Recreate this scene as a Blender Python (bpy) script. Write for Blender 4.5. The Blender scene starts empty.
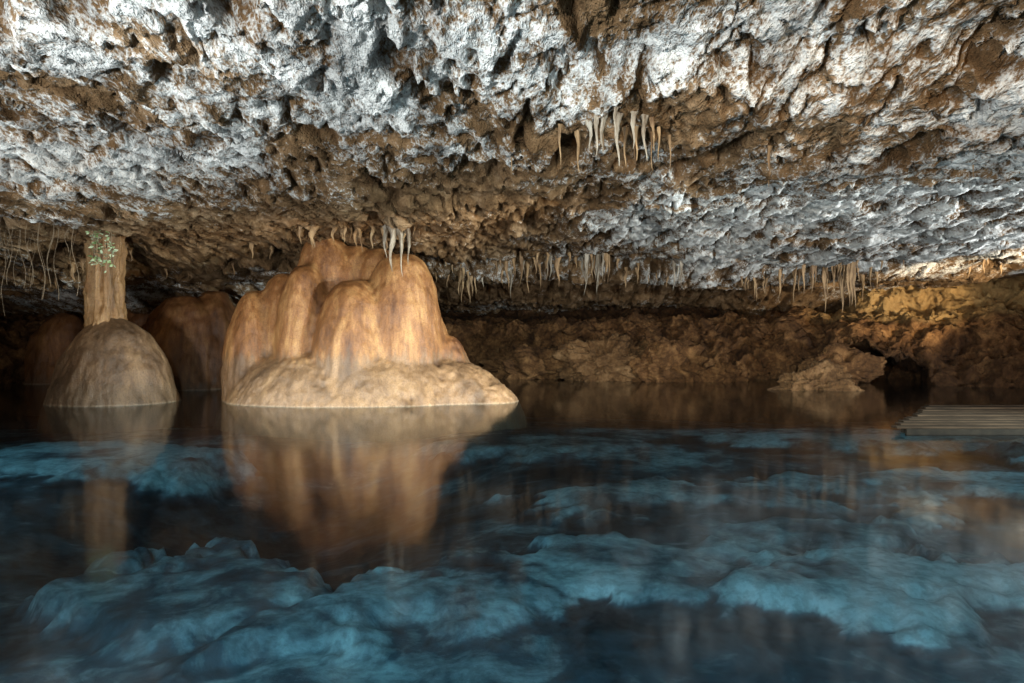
import bpy, math, random
import numpy as np
from mathutils import Vector
random.seed(7); rng=np.random.RandomState(5)
sc=bpy.context.scene
sc.view_settings.view_transform='Standard'; sc.view_settings.look='None'; sc.view_settings.exposure=0
D=bpy.data
# ---------------------------------------------------------------- noise
_G=rng.normal(size=(256,3)); _G/=np.linalg.norm(_G,axis=1)[:,None]
def pn(x,y,z,seed=0):
    xi=np.floor(x).astype(np.int64); yi=np.floor(y).astype(np.int64); zi=np.floor(z).astype(np.int64)
    xf=x-xi; yf=y-yi; zf=z-zi
    u=xf*xf*xf*(xf*(xf*6-15)+10); v=yf*yf*yf*(yf*(yf*6-15)+10); w=zf*zf*zf*(zf*(zf*6-15)+10)
    def g(a,b,c):
        h=((xi+a)*374761393+(yi+b)*668265263+(zi+c)*1274126177+seed*982451653)&0xffffffff
        h=((h^(h>>13))*1274126177)&0xffffffff
        h=(h^(h>>16))&255
        G=_G[h]
        return G[...,0]*(xf-a)+G[...,1]*(yf-b)+G[...,2]*(zf-c)
    def L(a,b,t): return a+(b-a)*t
    return 1.5*L(L(L(g(0,0,0),g(1,0,0),u),L(g(0,1,0),g(1,1,0),u),v),L(L(g(0,0,1),g(1,0,1),u),L(g(0,1,1),g(1,1,1),u),v),w)
def fbm(x,y,z,s,o=4,seed=0,gain=.5,ab=False):
    r=0;a=1;
    for i in range(o):
        n=pn(x*s,y*s,z*s,seed+i)
        r=r+a*(np.abs(n) if ab else n); a*=gain; s*=2.03
    return r
def ss(a,b,t):
    t=np.clip((t-a)/(b-a),0,1); return t*t*(3-2*t)
# ---------------------------------------------------------------- mesh helpers
def grid_mesh(name,P,attrs=None,flip=False,smooth=True):
    r,c=P.shape[:2]
    me=D.meshes.new(name)
    me.vertices.add(r*c); me.vertices.foreach_set('co',P.reshape(-1).astype(np.float32))
    i=np.arange((r-1)*c).reshape(r-1,c)[:,:-1]
    q=np.stack([i,i+1,i+c+1,i+c],-1) if not flip else np.stack([i,i+c,i+c+1,i+1],-1)
    q=q.reshape(-1,4); n=len(q)
    me.loops.add(n*4); me.loops.foreach_set('vertex_index',q.reshape(-1).astype(np.int32))
    me.polygons.add(n); me.polygons.foreach_set('loop_start',(np.arange(n)*4).astype(np.int32))
    me.update(calc_edges=True); me.validate()
    me.polygons.foreach_set('use_smooth',np.full(n,smooth))
    for k,v in (attrs or {}).items():
        a=me.attributes.new(k,'FLOAT','POINT'); a.data.foreach_set('value',v.reshape(-1).astype(np.float32))
    ob=D.objects.new(name,me); sc.collection.objects.link(ob); return ob
def raw_mesh(name,V,F,smooth=True,link=True):
    me=D.meshes.new(name); me.from_pydata([tuple(v) for v in V],[],F); me.update()
    for p in me.polygons: p.use_smooth=smooth
    ob=D.objects.new(name,me)
    if link: sc.collection.objects.link(ob)
    return ob
# ---------------------------------------------------------------- material helpers
def newmat(name):
    m=D.materials.new(name); m.use_nodes=True; nt=m.node_tree; nt.nodes.clear()
    out=nt.nodes.new('ShaderNodeOutputMaterial'); return m,nt,out
class N:
    def __init__(s,nt): s.nt=nt
    def n(s,t,**k):
        x=s.nt.nodes.new(t)
        for a,b in k.items(): setattr(x,a,b)
        return x
    def l(s,a,b): s.nt.links.new(a,b)
    def noise(s,scale,vec=None,detail=8,rough=.6,dist=0):
        x=s.n('ShaderNodeTexNoise'); x.inputs['Scale'].default_value=scale; x.inputs['Detail'].default_value=detail
        x.inputs['Roughness'].default_value=rough; x.inputs['Distortion'].default_value=dist
        if vec is not None: s.l(vec,x.inputs['Vector'])
        return x.outputs['Fac']
    def ramp(s,fac,stops):
        x=s.n('ShaderNodeValToRGB'); s.l(fac,x.inputs[0]); e=x.color_ramp.elements
        while len(e)<len(stops): e.new(.5)
        for i,(p,c) in enumerate(stops):
            e[i].position=p; e[i].color=(c[0],c[1],c[2],1) if not isinstance(c,(int,float)) else (c,c,c,1)
        return x.outputs[0]
    def mix(s,f,a,b,mode='MIX'):
        x=s.n('ShaderNodeMix',data_type='RGBA',blend_type=mode)
        if isinstance(f,(int,float)): x.inputs[0].default_value=f
        else: s.l(f,x.inputs[0])
        for i,v in ((6,a),(7,b)):
            if isinstance(v,tuple): x.inputs[i].default_value=(v[0],v[1],v[2],1)
            else: s.l(v,x.inputs[i])
        return x.outputs[2]
    def math(s,op,a,b=0,c=None,clamp=False):
        x=s.n('ShaderNodeMath',operation=op); x.use_clamp=clamp
        for i,v in enumerate([a,b]+([c] if c is not None else [])):
            if isinstance(v,(int,float)): x.inputs[i].default_value=v
            else: s.l(v,x.inputs[i])
        return x.outputs[0]
    def attr(s,nm): return s.n('ShaderNodeAttribute',attribute_name=nm).outputs['Fac']
    def pos(s,scale=(1,1,1)):
        g=s.n('ShaderNodeNewGeometry').outputs['Position']
        m=s.n('ShaderNodeMapping'); m.inputs['Scale'].default_value=scale; s.l(g,m.inputs[0]); return m.outputs[0]
    def bump(s,h,strength,dist,normal=None):
        b=s.n('ShaderNodeBump'); b.inputs['Strength'].default_value=strength; b.inputs['Distance'].default_value=dist
        s.l(h,b.inputs['Height'])
        if normal is not None: s.l(normal,b.inputs['Normal'])
        return b.outputs[0]
    def bsdf(s,out,col,rough,normal=None,spec=.4):
        b=s.n('ShaderNodeBsdfPrincipled')
        if isinstance(col,tuple): b.inputs['Base Color'].default_value=(*col,1)
        else: s.l(col,b.inputs['Base Color'])
        if isinstance(rough,(int,float)): b.inputs['Roughness'].default_value=rough
        else: s.l(rough,b.inputs['Roughness'])
        b.inputs['Specular IOR Level'].default_value=spec
        if normal is not None: s.l(normal,b.inputs['Normal'])
        s.l(b.outputs[0],out.inputs[0]); return b

def rock_mat(name,browns,white,crust=True,bumpd=.05):
    m,nt,out=newmat(name); k=N(nt); p=k.pos() if not crust else k.pos((1,.42,1))
    n1=k.noise(1.6,p,4,.65); n2=k.noise(8,p,4,.7,.4); n3=k.noise(34,p,2,.65)
    b=k.ramp(k.math('ADD',k.math('MULTIPLY',n1,.6),k.math('MULTIPLY',n2,.4)),[(.34,browns[0]),(.5,browns[1]),(.64,browns[2])])
    if crust:
        c=k.attr('crust')
        f=k.math('ADD',c,k.math('MULTIPLY',k.math('SUBTRACT',n2,.5),3.2))
        f=k.math('ADD',f,k.math('MULTIPLY',k.math('SUBTRACT',n3,.5),2.4))
        f=k.ramp(f,[(.28,0),(1.0,1)])
        w=k.mix(k.ramp(n1,[(.36,0),(.6,1)]),tuple(v*.45 for v in white),white)
        col=k.mix(f,b,w)
    else: col=b
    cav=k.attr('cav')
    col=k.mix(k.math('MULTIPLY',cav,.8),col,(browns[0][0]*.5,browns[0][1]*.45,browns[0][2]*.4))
    if not crust:
        col=k.mix(k.attr('ochre') ,col,k.mix(n2,(.20,.11,.035),(.50,.33,.14)))
    h=k.math('ADD',k.math('MULTIPLY',n2,1),k.math('MULTIPLY',n3,.6))
    k.bsdf(out,col,.95,k.bump(h,1.0,bumpd),.08 if crust else .22)
    return m
BR=[(.065,.036,.016),(.18,.108,.053),(.35,.235,.135)]
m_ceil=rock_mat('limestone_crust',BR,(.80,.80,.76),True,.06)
m_wall=rock_mat('brown_cave_rock',[(.035,.015,.006),(.12,.056,.02),(.27,.14,.054)],(.6,.6,.55),False,.10)

# ---------------------------------------------------------------- ceiling
def ceil_base(x,y):
    z=3.62+0*x
    z=z-.55*ss(14.5,18.5,y)*ss(3.8,8.5,-x)-.35*ss(9,14,y)*ss(9.2,11.5,-x)-.5*ss(19.5,23,y)*ss(3.8,8.5,-x)
    ye=21.3-0.12*np.abs(x-3)+.5*np.sin(x*.9)
    z=z-.50*ss(-1.6,.1,y-ye)*ss(-6,-1,x)*(1-.25*ss(7,9,x))
    z=z+.55*ss(.3,1.6,y-ye)*ss(-6,-1,x)*(1-ss(8,10,x))
    z=z-1.0*ss(3,8,y-ye)
    z=z-.24*ss(6.2,6.9,y+.25*x)*(1-ss(8.6,11.5,y+.25*x))*ss(-.8,.6,x)
    z=z+.10*np.sin(x*.35+1)+.08*np.sin(y*.5+x*.2)
    return z
blobs=[(-4.5,12.5,3.2,2.3,-.75),(-1.5,11.0,2.4,2.8,-.85),(.6,11.9,1.3,2.9,-.85),(-9,15,6,3.6,-1.1),(-2.5,17,6,4,-.9),
 (.9,7.0,2.0,.5,-.6),(3.0,7.6,1.3,.6,-.65),(4.6,9.2,1.1,.8,-.4),(.9,4.9,1.0,.45,-.75),(-4.4,6.2,.9,.6,-.4),(3.6,5.2,.6,.4,-.35),
 (1.5,26.5,30,4.2,-1.2),(5.5,15.5,3.5,3.6,.40),(9,16,4,4,.40),(2.6,15.5,1.8,2.9,.35),(-3,6.3,3,1.6,.2),(-6,8.8,3,1.5,.2),(4.5,5.8,2.5,1.0,.15),
 (6.2,6.6,1.0,.5,-.4),(-2.6,5.3,.6,.5,-.35),(9,11,2,.7,-.2),(13.5,20.3,3.5,1.8,-.9)]
def ceiling():
    ys=np.concatenate([np.linspace(-4,4,60,endpoint=False),4*np.power(8.2,np.linspace(0,1,660))])
    s=np.linspace(-1,1,940)
    Y=np.repeat(ys[:,None],940,1); W=np.clip(.9*ys+5.5,11,26)
    X=s[None,:]*W[:,None]
    Z0=ceil_base(X,Y)
    o=0*X
    Q=4.6*np.log(np.maximum(Y+4,.0)+1.0)          # fine texture is drawn out along the cave axis by old water flow
    wx=X+.7*fbm(X,Y*.7,o,.7,3,40); wy=Y+.9*fbm(X,Y*.7,o,.7,3,50)
    n=fbm(wx*.7,wy*.55+.15*wx,o,.36,3,1)*2.6
    fl=np.floor(n*1.0); fr=n*1.0-fl
    terr=(fl+ss(.35,.55,fr))/1.0
    big=fbm(wx,wy*.7,o,.45,2,9)
    pk=fbm(X+.4*fbm(X,Q,o,1,2,41),Q*1.0,o,.9,3,20,.5,True)
    pk2=fbm(X,Q,o+3,2.6,3,30,.6,True)
    pk3=fbm(X+.1*pk2,Q,o+5,6.5,2,33,.6,True)
    fine=fbm(X,Q,o+7,11,2,60)
    Z=Z0+.11*terr+.12*big+.16*(pk-.45)+.09*(pk2-.45)+.055*(pk3-.4)+.035*fine
    qx=X+.25*fbm(X,Q,o,2,2,75); qy=Q+.25*fbm(X,Q,o,2,2,76)
    pit=ss(.36,.54,pn(qx*1.5,qy*1.5,o,77)); pit2=ss(.28,.43,pn(qx*3.8,qy*3.8,o,78)); pit3=ss(.22,.36,pn(qx*8.5,qy*8.5,o,79))
    Z=Z+.22*pit+.13*pit2+.09*pit3
    X2=X+.06*fbm(X,Q,Z*1.0,2.4,3,70); Y2=Y+.10*fbm(X,Q,Z,2.4,3,80)
    crust=.96+.66*fbm(wx,wy*.8,o,.5,3,90)+.42*fbm(X,Q,o,2.0,3,95)
    for bx,by,rx,ry,w in blobs:
        crust=crust+w*np.exp(-((wx-bx)/rx)**2-((wy-by)/ry)**2)
    steep=ss(.25,.42,fr)*(1-ss(.5,.8,fr))
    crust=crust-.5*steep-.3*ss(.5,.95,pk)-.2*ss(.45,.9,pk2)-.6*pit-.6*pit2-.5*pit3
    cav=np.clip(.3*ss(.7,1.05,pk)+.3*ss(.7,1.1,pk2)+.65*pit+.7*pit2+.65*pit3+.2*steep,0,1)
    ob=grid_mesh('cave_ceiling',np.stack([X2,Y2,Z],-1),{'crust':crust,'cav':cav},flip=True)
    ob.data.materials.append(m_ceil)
    return ob
ceiling()

# ---------------------------------------------------------------- cave wall with rocky bank
path=np.array([(-13.5,-6),(-15.5,4),(-17,12),(-16.5,20),(-13.,24),(-8,26),(-3,26.5),(1,25.6),(5,24.8),(8.5,23.6),(11.5,21.0),(14.3,19.2),(17.5,17.4),(19.5,13),(19,5),(17.5,-6)],float)
def wall():
    seg=np.r_[0,np.cumsum(np.linalg.norm(np.diff(path,axis=0),axis=1))]
    nU=1300;nV=300
    t=np.linspace(0,seg[-1],nU)
    px=np.interp(t,seg,path[:,0]); py=np.interp(t,seg,path[:,1])
    kz=np.ones(41)/41; padx=np.pad(px,20,'edge'); pady=np.pad(py,20,'edge')
    px=np.convolve(padx,kz,'valid'); py=np.convolve(pady,kz,'valid')
    dx=np.gradient(px); dy=np.gradient(py); L=np.hypot(dx,dy); nx=-dy/L; ny=dx/L
    pr=np.array([(-1.6,-3.2),(-.6,-1.2),(0,-.1),(.3,.8),(.9,1.6),(1.6,2.1),(2.8,2.2),(5.4,2.2),(5.8,3.0),(6.0,4.2),(6.2,5.2)])
    ps=np.r_[0,np.cumsum(np.linalg.norm(np.diff(pr,axis=0),axis=1))]
    v=np.linspace(0,ps[-1],nV); po=np.interp(v,ps,pr[:,0]); pz=np.interp(v,ps,pr[:,1])
    O=np.repeat(po[:,None],nU,1); Z=np.repeat(pz[:,None],nU,1)
    PX=px[None,:]+0*O; PY=py[None,:]+0*O
    r=ss(8.5,11.0,PX)
    O=O-r*ss(1.3,2.6,O)*np.clip(O-1.3,0,3.8)*.88
    cave=ss(-.1,.5,np.sin(PX*1.25+.4)+.25)
    O=O+r*(1-ss(.5,1.0,Z+.25*np.sin(PX*2.2)))*cave*3.6
    X=PX+nx*O; Y=PY+ny*O
    lump=fbm(X,Y,Z*1.15,.55,3,101); rid=fbm(X,Y,Z,1.1,4,110,.55,True); r2=fbm(X,Y,Z,3.4,4,120,.55,True)
    d=.7*lump+.75*(rid-.5)+.25*(r2-.45)
    X=X+nx*d; Y=Y+ny*d
    Z=Z+.30*fbm(X,Y,Z,.8,4,130)+.16*fbm(X,Y,Z,2.6,3,135)
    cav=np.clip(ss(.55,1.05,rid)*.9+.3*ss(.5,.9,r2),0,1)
    cav=np.maximum(cav,(1-r)*ss(2.6,4,O)*.9)  # recess behind the bank painted darker, standing in for its shade
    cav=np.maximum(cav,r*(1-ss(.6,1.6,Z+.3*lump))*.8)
    ochre=r*ss(1.9,2.4,Z+.5*lump)*(1-.4*ss(.5,.9,rid))
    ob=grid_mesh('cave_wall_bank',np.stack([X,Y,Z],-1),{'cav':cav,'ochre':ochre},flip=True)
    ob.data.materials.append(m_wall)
wall()

# ---------------------------------------------------------------- rocks
def rock(name,c,s,seed,mat,sub=6,rough=.35,spiky=.2):
    import bmesh
    bm=bmesh.new(); bmesh.ops.create_icosphere(bm,subdivisions=sub,radius=1)
    co=np.array([v.co[:] for v in bm.verts]); 
    q=co+seed*3.7
    r=1+rough*fbm(q[:,0],q[:,1],q[:,2],1.1,3,seed)-spiky*(fbm(q[:,0],q[:,1],q[:,2],2.4,4,seed+9,.55,True)-.4)
    co2=co*r[:,None]*np.array(s)+np.array(c)
    for v,p in zip(bm.verts,co2): v.co=p
    me=D.meshes.new(name); bm.to_mesh(me); bm.free()
    for p in me.polygons: p.use_smooth=True
    ob=D.objects.new(name,me); sc.collection.objects.link(ob); me.materials.append(mat); return ob
m_wet=rock_mat('ochre_rock',[(.045,.022,.009),(.14,.072,.028),(.27,.155,.07)],(.6,.6,.55),False,.12)
rock('rock',(8.25,18.6,-.02),(.95,.65,.72),13,m_wet,6,.55,.5)
rock('rock',(5.0,22.6,.4),(1.2,.9,.9),4,m_wall,6,.5,.4)
rock('rock',(3.1,23.0,.5),(1.3,.9,.85),5,m_wet,6,.5,.5)
rock('rock',(6.7,22.2,.1),(.7,.5,.5),6,m_wall,5,.5,.5)
rock('rock',(.6,24.2,.3),(1.4,.9,.8),7,m_wall,6,.5,.4)
rock('rock',(10.2,21.2,.4),(1.0,.7,.7),18,m_wall,5,.5,.5)

# ---------------------------------------------------------------- flowstone
def flow_mat(name,c_dark,c_mid,c_lite,skirt,skz):
    m,nt,out=newmat(name); k=N(nt)
    p=k.pos(); pv=k.pos((1,1,.14)); pv2=k.pos((1,1,.25))
    st=k.noise(2.2,pv,5,.66,.3); st2=k.noise(11,pv2,4,.6); g=k.noise(34,p,3,.75); big=k.noise(.6,p,2,.5)
    f=k.math('ADD',k.math('MULTIPLY',st,.55),k.math('ADD',k.math('MULTIPLY',st2,.2),k.math('MULTIPLY',big,.25)))
    col=k.ramp(f,[(.38,c_dark),(.50,c_mid),(.60,c_lite)])
    sep=k.n('ShaderNodeSeparateXYZ'); k.l(k.n('ShaderNodeNewGeometry').outputs['Position'],sep.inputs[0])
    z=k.math('ADD',sep.outputs[2],k.math('MULTIPLY',k.math('SUBTRACT',st2,.5),.9))
    sk=k.n('ShaderNodeMapRange'); sk.interpolation_type='SMOOTHSTEP'
    k.l(z,sk.inputs[0]); sk.inputs[1].default_value=skz+.15; sk.inputs[2].default_value=skz-.2
    scol=k.mix(k.ramp(st,[(.35,0),(.65,1)]),tuple(v*.4 for v in skirt),skirt)
    col=k.mix(k.math('MULTIPLY',sk.outputs[0],.8),col,scol)
    wl=k.n('ShaderNodeMapRange'); k.l(k.math('ADD',sep.outputs[2],k.math('MULTIPLY',g,.05)),wl.inputs[0]); wl.inputs[1].default_value=.055; wl.inputs[2].default_value=.035
    col=k.mix(k.math('MULTIPLY',wl.outputs[0],.25),col,(.42,.35,.25))
    col=k.mix(k.math('MULTIPLY',k.ramp(g,[(.45,0),(.7,1)]),.5),col,(c_dark[0]*.6,c_dark[1]*.6,c_dark[2]*.6))
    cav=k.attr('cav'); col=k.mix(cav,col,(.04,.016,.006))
    h=k.math('ADD',k.math('MULTIPLY',st2,.5),k.math('MULTIPLY',g,.6))
    k.bsdf(out,col,k.ramp(st2,[(.3,.36),(.7,.62)]),k.bump(h,.9,.035),.5)
    return m
m_flow=flow_mat('orange_flowstone',(.075,.026,.008),(.235,.100,.031),(.41,.22,.082),(.27,.165,.085),1.0)
m_dome=flow_mat('grey_brown_flowstone',(.048,.026,.012),(.125,.071,.035),(.24,.146,.074),(.17,.108,.058),.4)
def dome(c,rx,ry,z1,z0=-1.8,p=2.2,rot=0,q=None,n=64,m=48,lean=(0,0)):
    V=[];F=[]
    if q is None: q=2/p
    for j in range(m+1):
        t=j/m; a=t*math.pi/2
        zz=z0+(z1-z0)*math.sin(a)**q; r=max(math.cos(a),0)**(2/p)
        h=(zz-z0)/(z1-z0)
        for i in range(n):
            b=2*math.pi*i/n; x=rx*r*math.cos(b); y=ry*r*math.sin(b)
            V.append((c[0]+x*math.cos(rot)-y*math.sin(rot)+lean[0]*h,c[1]+x*math.sin(rot)+y*math.cos(rot)+lean[1]*h,zz))
    for j in range(m):
        for i in range(n):
            F.append((j*n+i,j*n+(i+1)%n,(j+1)*n+(i+1)%n,(j+1)*n+i))
    F.append(tuple(range(n))[::-1]); F.append(tuple(m*n+i for i in range(n)))
    return V,F
def fused(name,parts,voxel,mat,smooth_it=6,flute=.06,fs=2.6,seed=200,lump=.08,low_flute=0):
    V=[];F=[]
    for v,f in parts:
        o=len(V); V+=v; F+=[tuple(i+o for i in g) for g in f]
    ob=raw_mesh(name+'_src',V,F)
    md=ob.modifiers.new('r','REMESH'); md.mode='VOXEL'; md.voxel_size=voxel
    s=ob.modifiers.new('s','SMOOTH'); s.iterations=smooth_it; s.factor=.5
    dg=bpy.context.evaluated_depsgraph_get(); me=D.meshes.new_from_object(ob.evaluated_get(dg))
    D.objects.remove(ob); me.name=name
    n=len(me.vertices); co=np.zeros(n*3); me.vertices.foreach_get('co',co); co=co.reshape(-1,3)
    no=np.zeros(n*3); me.vertices.foreach_get('normal',no); no=no.reshape(-1,3)
    x,y,z=co.T
    side=np.clip(1-np.abs(no[:,2])*.8,0.1,1)
    fl=fbm(x,y,z*.10,fs,3,seed,.5,True)-.35
    fl2=fbm(x,y,z*.15,5.5,3,seed+60,.5,True)-.35
    wav=fbm(x,y,z*1.2,.9,3,seed+20)
    fine=fbm(x,y,z*.5,7,3,seed+40)
    low=1-ss(.8,1.25,z)
    d=-flute*fl*side+lump*wav+.012*fine-low_flute*low*fl2
    co=co+no*d[:,None]
    # crease shade is painted into the folds: compare the surface with a heavily relaxed copy
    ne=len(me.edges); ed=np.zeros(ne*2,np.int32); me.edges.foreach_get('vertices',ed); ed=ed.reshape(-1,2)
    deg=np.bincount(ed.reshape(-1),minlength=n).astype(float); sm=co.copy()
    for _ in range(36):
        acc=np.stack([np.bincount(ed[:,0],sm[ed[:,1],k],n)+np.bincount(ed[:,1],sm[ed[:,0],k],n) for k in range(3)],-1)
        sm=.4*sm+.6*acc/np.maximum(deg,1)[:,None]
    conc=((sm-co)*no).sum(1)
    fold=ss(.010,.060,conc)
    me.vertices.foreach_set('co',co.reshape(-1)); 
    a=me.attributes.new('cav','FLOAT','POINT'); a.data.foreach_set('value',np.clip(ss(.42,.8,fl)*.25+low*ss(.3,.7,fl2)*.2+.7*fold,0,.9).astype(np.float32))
    me.polygons.foreach_set('use_smooth',np.ones(len(me.polygons),bool)); me.update()
    me.materials.clear(); me.materials.append(mat)
    o2=D.objects.new(name,me); sc.collection.objects.link(o2); return o2
parts=[
 dome((-4.05,15.2),2.55,1.9,1.24,-1.3,2.3),
 dome((-3.1,15.0),2.65,1.7,1.18,-1.3,2.3),
 dome((-1.45,15.1),1.55,1.2,.90,-.8,2.2),
 dome((-.68,14.9),1.0,.9,.46,-.7,2.2),
 dome((-5.68,15.5),.86,1.0,2.42,-1.0,2.8),
 dome((-5.12,15.6),.85,1.0,2.85,-1.0,2.7),
 dome((-4.58,15.2),.70,1.0,3.02,-1.2,2.8),
 dome((-4.30,15.8),.88,.8,3.80,-1.2,3.0),
 dome((-3.42,14.95),1.03,1.22,2.62,-1.2,2.8),
 dome((-3.62,15.9),.95,.9,3.52,-1.2,2.8),
 dome((-3.05,15.8),.90,.9,3.42,-1.2,2.8),
 dome((-2.45,15.25),1.0,1.15,3.24,-1.2,2.9),
 dome((-1.95,15.5),.72,.9,2.15,-1.2,2.4),
 dome((-1.5,15.4),.78,.8,1.45,-1.2,2.3),
]
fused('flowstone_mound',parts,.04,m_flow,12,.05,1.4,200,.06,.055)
parts=[dome((-8.62,14.8),1.42,1.3,1.80,-1.2,2.0),dome((-9.2,14.9),.85,.9,.9,-1.0,2.1),dome((-8.05,14.7),.85,.9,.95,-1.0,2.0)]
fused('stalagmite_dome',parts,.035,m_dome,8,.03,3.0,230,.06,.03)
def column(name,c,z0,z1,r0,r1,rm,mat,seed):
    n=90;m=120;V=np.zeros((m,n+1,3))
    for j in range(m):
        t=j/(m-1); r=r0*(1-t)**2+r1*t**2+rm*2*t*(1-t)
        for i in range(n+1):
            a=2*math.pi*i/n; V[j,i]=(c[0]+r*math.cos(a),c[1]+r*math.sin(a),z0+(z1-z0)*t)
    dx=V[...,0]-c[0]; dy=V[...,1]-c[1]; 
    k=1-.45*(fbm(dx*4,dy*4,V[...,2]*.35,1.5,3,seed,.5,True)-.3)+.14*fbm(dx*2,dy*2,V[...,2]*3,1,3,seed+5)
    V[...,0]=c[0]+dx*k; V[...,1]=c[1]+dy*k
    ob=grid_mesh(name,V,{'cav':0*V[...,0]}); ob.data.materials.append(mat); return ob
m_col=flow_mat('tan_column_stone',(.10,.05,.018),(.25,.135,.052),(.38,.24,.11),(.3,.2,.1),-5)
column('column_stalagmite',(-8.82,14.8),1.5,3.8,.42,.42,.30,m_col,250)
parts=[dome((-9.6,19.6),1.1,1.0,2.55,-1,2.4),dome((-8.5,19.5),1.05,1.0,2.75,-1,2.4),dome((-9.1,19.0),1.25,.9,2.6,-1,2.4),dome((-10.4,20),.9,.9,1.9,-1,2.4),dome((-7.8,20),.75,.9,2.0,-1,2.4)]
m_rear=flow_mat('rust_flowstone',(.05,.018,.006),(.15,.062,.02),(.26,.13,.048),(.12,.06,.026),.2)
fused('flowstone_mound',parts,.05,m_rear,12,.08,1.5,260,.12)
parts=[dome((-14.2,21.5),1.1,.8,2.2,-1,2.4),dome((-12.2,22.5),1.2,.8,2.5,-1,2.4)]
fused('flowstone_mound',parts,.06,m_rear,8,.12,1.8,270,.12)

# ---------------------------------------------------------------- stalactites
m_stw,nt,out=newmat('white_calcite'); k=N(nt); p=k.pos((1,1,.3))
k.bsdf(out,k.ramp(k.noise(9,p,4,.6),[(.38,(.13,.095,.06)),(.62,(.32,.28,.22))]),.7,k.bump(k.noise(30,p,3),.7,.03))
m_stb,nt,out=newmat('tan_calcite'); k=N(nt); p=k.pos((1,1,.3))
k.bsdf(out,k.ramp(k.noise(7,p,4,.6),[(.35,(.10,.055,.024)),(.6,(.29,.185,.09))]),.7,k.bump(k.noise(30,p,3),.7,.03))
def stal(name,items,mat):
    V=[];F=[]
    for (x,y,zt,L,r) in items:
        n=12;m=14;o=len(V); ph=random.random()*9; bx=random.uniform(-.06,.06)*L; by=random.uniform(-.06,.06)*L
        for j in range(m):
            t=j/(m-1); rr=r*((1-t)**.75*.5+.6*(1-t)**3)*(1+.16*math.sin(t*17+ph)+.10*math.sin(t*41+ph))+.002
            for i in range(n):
                a=2*math.pi*i/n; q=rr*(1+.25*math.sin(3*a+ph+t*2))
                V.append((x+q*math.cos(a)+bx*t*t+.3*r*math.sin(t*7+ph),y+q*math.sin(a)+by*t*t,zt-L*t))
        for j in range(m-1):
            for i in range(n): F.append((o+j*n+i,o+(j+1)*n+i,o+(j+1)*n+(i+1)%n,o+j*n+(i+1)%n))
    ob=raw_mesh(name,V,F); ob.data.materials.append(mat); return ob
def cb(x,y): return float(ceil_base(np.array(float(x)),np.array(float(y))))
def cluster(cx,cy,rx,ry,n,L0,L1,r0,r1,up=.12):
    it=[]
    for i in range(n):
        x=cx+random.gauss(0,rx*.55); y=cy+random.uniform(-ry,ry)
        L=L0+(L1-L0)*random.random()**2.2
        it.append((x,y,cb(x,y)+up,L+up,r0+(r1-r0)*random.random()*(L/L1)))
    return it
stal('pale_stalactites',[(.84,6.75,3.6,.46,.032),(.90,6.8,3.6,.42,.038),(1.06,6.9,3.6,.52,.036),(1.22,6.85,3.6,.37,.03),(1.34,6.95,3.6,.47,.032),(1.0,6.6,3.6,.32,.025),(.8,7.0,3.6,.34,.04)]
   +[(-2.42,13.75,3.7,1.0,.11),(-2.25,13.7,3.7,1.1,.06),(-2.10,13.8,3.7,.85,.06),(-2.6,13.9,3.7,.7,.07)]
   +cluster(2.4,19.5,.3,.3,8,.6,1.25,.05,.12)+cluster(4.7,19.0,.3,.3,6,.6,1.2,.05,.11)+cluster(.8,19.8,1.6,.5,7,.3,.9,.04,.10),m_stw)
stal('brown_stalactites',cluster(-1.6,19.5,.6,.6,14,.25,.85,.04,.11)+cluster(.3,19.6,.7,.7,16,.25,.9,.04,.11)+cluster(2.0,19.8,.7,.7,14,.25,.8,.04,.11)+cluster(-3.3,14.2,1.6,.5,22,.2,.5,.04,.14)+cluster(9.3,19.6,1.0,.6,44,.35,1.35,.04,.12)
   +cluster(7.2,20.3,.5,.5,12,.3,.7,.04,.10)+cluster(3.6,20.3,.8,.4,8,.25,.6,.04,.10)+cluster(12,18.2,2.6,.5,10,.15,.4,.04,.1)
   +cluster(-9,16.5,4,1.2,14,.2,.4,.04,.12)+cluster(2.2,8.5,2.6,1.2,6,.16,.26,.012,.03)+cluster(1.15,7.1,.6,.3,10,.22,.38,.012,.032),m_stb)

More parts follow.
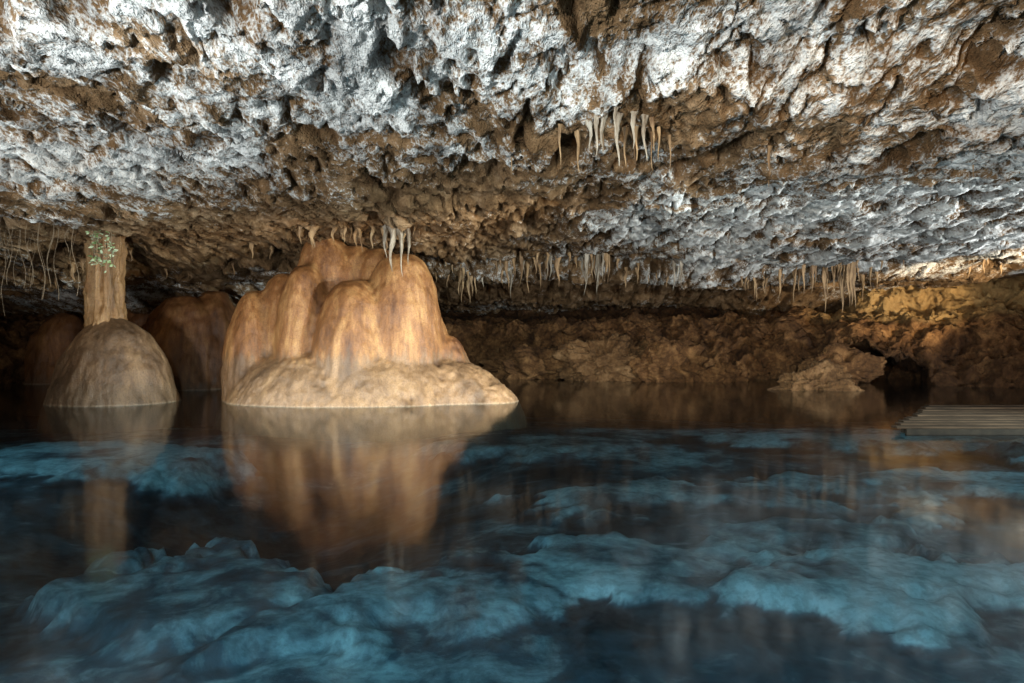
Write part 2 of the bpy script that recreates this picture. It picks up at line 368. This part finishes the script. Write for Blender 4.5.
# ---------------------------------------------------------------- hanging plant and roots
m_leaf,nt,out=newmat('pale_leaf'); k=N(nt); k.bsdf(out,k.ramp(k.noise(6,k.pos(),2),[(.4,(.16,.26,.08)),(.6,(.55,.62,.42))]),.5)
m_root,nt,out=newmat('root_fibre'); k=N(nt); k.bsdf(out,(.22,.16,.10),.8)
def tube(V,F,pts,r):
    o=len(V)
    for j,pp in enumerate(pts):
        for i in range(5):
            a=2*math.pi*i/5; V.append((pp[0]+r*math.cos(a),pp[1]+r*math.sin(a),pp[2]))
    for j in range(len(pts)-1):
        for i in range(5): F.append((o+j*5+i,o+j*5+(i+1)%5,o+(j+1)*5+(i+1)%5,o+(j+1)*5+i))
plant=D.objects.new('hanging_plant',None); sc.collection.objects.link(plant)
V=[];F=[];LV=[];LF=[]
for s in range(9):
    x,y=-7.95+random.uniform(-.2,.2),13.2+random.uniform(-.15,.15); z=3.75
    pts=[];dxx=random.uniform(-.4,.4)
    for j in range(14):
        t=j/13; pts.append((x+dxx*t*.8+.03*math.sin(t*9+s),y-.2*t,z-.8*t-.3*random.random()*t))
    tube(V,F,pts,.006)
    for pp in pts[4:]:
        for q in range(2):
            L=random.uniform(.05,.12); a=random.uniform(0,6.28); d=Vector((math.cos(a),math.sin(a)*.6,random.uniform(-.8,.4))).normalized()
            sd=d.cross(Vector((random.uniform(-1,1),random.uniform(-1,1),1))).normalized()*L*.34
            b=Vector(pp); o=len(LV); LV+= [b,b+d*L*.5+sd,b+d*L,b+d*L*.5-sd]; LF.append((o,o+1,o+2,o+3))
o=raw_mesh('stems',V,F); o.data.materials.append(m_root); o.parent=plant
o=raw_mesh('leaves',LV,LF,False); o.data.materials.append(m_leaf); o.parent=plant
V=[];F=[]
for s in range(30):
    x=random.uniform(-10.2,-8.0); y=random.uniform(12.4,14.0); z=cb(x,y)+.3; L=random.uniform(.5,1.9); ph=random.random()*9
    tube(V,F,[(x+.05*math.sin(t*.7+ph)+.1*math.sin(ph)*t/12,y,z-L*t/12) for t in range(13)],random.uniform(.002,.005))
o=raw_mesh('hanging_roots',V,F); o.data.materials.append(m_root)

# ---------------------------------------------------------------- lake bed
plates=[(2.9,4.9,1.5,.75,-.38,.10,1.2,-.02,.02),(-.9,4.7,1.35,.85,-.44,.45,.72,.01,.01),(-2.7,5.2,1.1,.7,-.46,-.2,.55,0,.01),(.7,5.5,1.6,.5,-.44,0,.80,0,.01),
 (-6.6,10.6,2.6,1.5,-.42,0,1.1,0,.02),(5.2,8.5,2.2,1.0,-.42,0,.9,0,.01),(1.7,8.0,1.9,.9,-.45,0,.72,0,.01),
 (6.0,12.2,2.8,1.4,-.38,0,1.1,0,0),(.6,12.0,2.4,1.3,-.45,0,.7,0,0),(3.6,6.7,1.3,.5,-.45,.3,.72,0,0),(9.2,10.2,1.9,1.0,-.16,0,1.1,0,0)]
def bed():
    ys=np.concatenate([np.linspace(-6,2,30,endpoint=False),2*np.power(17,np.linspace(0,1,400))]); s=np.linspace(-1,1,600)
    W=np.clip(1.0*ys+5,10,27); X=s[None,:]*W[:,None]; Y=np.repeat(ys[:,None],600,1); o=0*X
    wx=X+.75*fbm(X,Y,o,.7,4,301)+.22*(fbm(X,Y,o,3.5,4,306)); wy=Y+.75*fbm(X,Y,o,.7,4,311)+.22*(fbm(X,Y,o,3.5,4,316))
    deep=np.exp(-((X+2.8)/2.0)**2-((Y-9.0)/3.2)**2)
    Z=-.54+.04*fbm(X,Y,o,.4,3,320)+.03*fbm(X,Y,o,1.3,4,325,.5,True)-.9*deep
    Z=Z-.9*ss(14,19,Y)
    pale=.40+.60*fbm(X,Y,o,.6,5,330)-.6*deep  # deep part painted darker in place of light lost through the water
    for px_,py_,rx,ry,zt,rot,al,tx,ty in plates:
        dx=wx-px_; dy=wy-py_; a=dx*math.cos(rot)+dy*math.sin(rot); b=-dx*math.sin(rot)+dy*math.cos(rot)
        d=np.sqrt((a/rx)**2+(b/ry)**2)
        mk=1-ss(.5,1.15,d)
        top=zt+tx*a+ty*b+.02*fbm(X,Y,o,1.2,4,340)+.012*fbm(X,Y,o,5,3,350,.5,True)
        Z=np.maximum(Z,Z*(1-mk)+top*mk)
        rim=np.exp(-((d-1.08)/.07)**2)*al; pale=pale-.30*rim
        pm=(1-ss(.86,1.02,d)); pale=np.maximum(pale,al*pm*(.85+.8*fbm(X,Y,o,1.3,4,360)))
    Z=np.minimum(Z,-.06)
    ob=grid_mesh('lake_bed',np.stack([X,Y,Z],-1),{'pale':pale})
    m,nt,out=newmat('submerged_limestone'); k=N(nt); p=k.pos()
    n=k.noise(2.2,p,6,.65,.5); n2=k.noise(11,p,4,.65)
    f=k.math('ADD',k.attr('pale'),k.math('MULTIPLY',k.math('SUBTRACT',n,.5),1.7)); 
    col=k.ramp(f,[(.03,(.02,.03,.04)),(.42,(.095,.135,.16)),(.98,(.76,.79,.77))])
    col=k.mix(k.math('MULTIPLY',k.ramp(n2,[(.42,1),(.56,0)]),.35),col,(.07,.085,.09))
    k.bsdf(out,col,.9,k.bump(k.math('ADD',n2,n),.35,.03),.1)
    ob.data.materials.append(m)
bed()

# ---------------------------------------------------------------- water
def water():
    V=[(-27,-8,0),(27,-8,0),(27,34,0),(-27,34,0)]
    ob=raw_mesh('water',V,[(0,1,2,3)],False)
    m,nt,out=newmat('still_cenote_water'); k=N(nt)
    p=k.pos((1.6,.8,1)); 
    h=k.math('ADD',k.noise(1.4,p,2,.5),k.math('MULTIPLY',k.noise(9,p,2,.5),.10))
    nb=k.bump(h,.07,.05)
    fr=k.n('ShaderNodeFresnel'); fr.inputs[0].default_value=1.34; k.l(nb,fr.inputs[1])
    f=k.math('ADD',k.math('MULTIPLY',fr.outputs[0],.90),.04,clamp=True)
    g=k.n('ShaderNodeBsdfGlossy'); g.inputs['Roughness'].default_value=.095; k.l(nb,g.inputs['Normal']); g.inputs['Color'].default_value=(.95,.97,1,1)
    t=k.n('ShaderNodeBsdfTransparent'); t.inputs[0].default_value=(.43,.75,.88,1)
    mx=k.n('ShaderNodeMixShader'); k.l(f,mx.inputs[0]); k.l(t.outputs[0],mx.inputs[1]); k.l(g.outputs[0],mx.inputs[2])
    k.l(mx.outputs[0],out.inputs[0])
    ob.data.materials.append(m)
water()

# ---------------------------------------------------------------- slatted dock
dock=D.objects.new('slatted_dock',None); sc.collection.objects.link(dock)
m_w,nt,out=newmat('weathered_wood'); k=N(nt); p=k.pos((.6,9,4)); n=k.noise(3,p,4,.6)
k.bsdf(out,k.ramp(n,[(.3,(.008,.005,.003)),(.7,(.034,.021,.012))]),.95,k.bump(n,.5,.01),.05)
m_d,nt,out=newmat('dark_wet_wood'); k=N(nt); k.bsdf(out,k.ramp(k.noise(5,k.pos(),3),[(.3,(.005,.004,.003)),(.7,(.012,.009,.006))]),.9,None,.04)
def box(name,c,s,mat,rz=0,parent=dock,bev=.006):
    import bmesh
    bm=bmesh.new(); bmesh.ops.create_cube(bm,size=1); 
    for v in bm.verts: v.co=Vector((v.co.x*s[0],v.co.y*s[1],v.co.z*s[2]))
    bmesh.ops.bevel(bm,geom=bm.edges[:],offset=bev,segments=2,affect='EDGES')
    me=D.meshes.new(name); bm.to_mesh(me); bm.free(); me.materials.append(mat)
    ob=D.objects.new(name,me); sc.collection.objects.link(ob); ob.location=c; ob.rotation_euler=(0,0,rz); ob.parent=parent; return ob
n=12
for i in range(n):
    t=i/(n-1); y=9.65+3.2*t; xl=5.42+2.4*t+random.uniform(-.05,.05); xr=12.6
    box('slat_%d'%(i+1),((xl+xr)/2,y,.10+random.uniform(-.012,.012)),(xr-xl,.15,.03),m_w,random.uniform(-.004,.004))
for i,x in enumerate((8.2,9.7,11.2,12.4)):
    box('joist_%d'%(i+1),(x,11.25,.04),(.10,3.3,.075),m_d)
box('left_beam',(6.75,11.25,.04),(.11,3.9,.075),m_d,-math.atan2(2.4,3.2))
box('front_beam',(9.05,9.54,.03),(7.1,.04,.10),m_d)
for i,(x,y) in enumerate(((9.6,11.4),(11.4,9.9),(11.4,12.4))):
    box('post_%d'%(i+1),(x,y,-.75),(.12,.12,1.5),m_d)

# ---------------------------------------------------------------- world and lights
w=D.worlds.new('World'); sc.world=w; w.use_nodes=True; nt=w.node_tree
bg=nt.nodes['Background']; sky=nt.nodes.new('ShaderNodeTexSky'); sky.sky_type='NISHITA'; sky.sun_disc=False
EL=4; AZ=200
sky.sun_elevation=math.radians(EL); sky.sun_rotation=math.radians(AZ)
nt.links.new(sky.outputs[0],bg.inputs[0]); bg.inputs[1].default_value=.08
def look(o,tgt):
    o.rotation_euler=(Vector(tgt)-Vector(o.location)).to_track_quat('-Z','Y').to_euler()
sl=D.lights.new('sun','SUN'); sl.energy=.2; sl.angle=math.radians(3); sl.color=(1,.82,.58)
so=D.objects.new('sun',sl); sc.collection.objects.link(so)
az=math.radians(AZ); so.location=(math.sin(az)*30,math.cos(az)*30,3); look(so,(0,0,3-30*math.tan(math.radians(EL))))
def spot(name,loc,tgt,W,col,ang,rad=.25,blend=.6):
    l=D.lights.new(name,'SPOT'); l.energy=W; l.color=col; l.spot_size=math.radians(ang); l.spot_blend=blend; l.shadow_soft_size=rad
    o=D.objects.new(name,l); sc.collection.objects.link(o); o.location=loc; look(o,tgt); return o
cool=(.93,.98,1.0)
spot('floodlight_ceiling',(-3.5,-1.5,.5),(0,10,4.4),4700,cool,110,.4)
spot('floodlight_ceiling',(14.5,8,.5),(7,16,4.2),7000,cool,100,.3)
spot('floodlight_ceiling',(-11.5,5,.6),(-4,9,4.2),1600,cool,100,.3)
spot('floodlight_mound',(6.5,7,1.0),(-3,15,2.0),3200,(1,.75,.45),36)
spot('floodlight_mound',(-6.5,2,1.8),(-4.9,15,1.4),800,(1,.78,.50),42)
spot('floodlight_bank',(13,10,1.0),(12.4,21,3.1),9500,(1,.76,.42),25)
spot('floodlight_bank',(2.6,-3,1.8),(3,24,1.0),2400,(1,.72,.42),38)
# water floods are aimed down so that they stay off the mounds
spot('floodlight_pool',(0,-2.5,2.5),(.5,4.5,-1),15500,(.78,.95,1),74,.25,.8)
spot('floodlight_pool',(-11,7,2.2),(-5.5,9.5,-1),8500,(.78,.95,1),72,.25,.9)
spot('floodlight_pool',(12,6,2.2),(4.5,10.5,-1),17000,(.78,.97,1),66,.25,.9)
spot('lamp_alcove',(-13.2,18.5,1.1),(-12.6,20.5,1.1),10,(1,.5,.2),100,.05)

# ---------------------------------------------------------------- camera
cam=D.cameras.new('camera'); cam.lens=24; cam.sensor_width=36; cam.clip_end=300; cam.clip_start=.05
co=D.objects.new('camera',cam); sc.collection.objects.link(co); co.location=(0,0,1.3); co.rotation_euler=(math.radians(90),0,0)
sc.camera=co
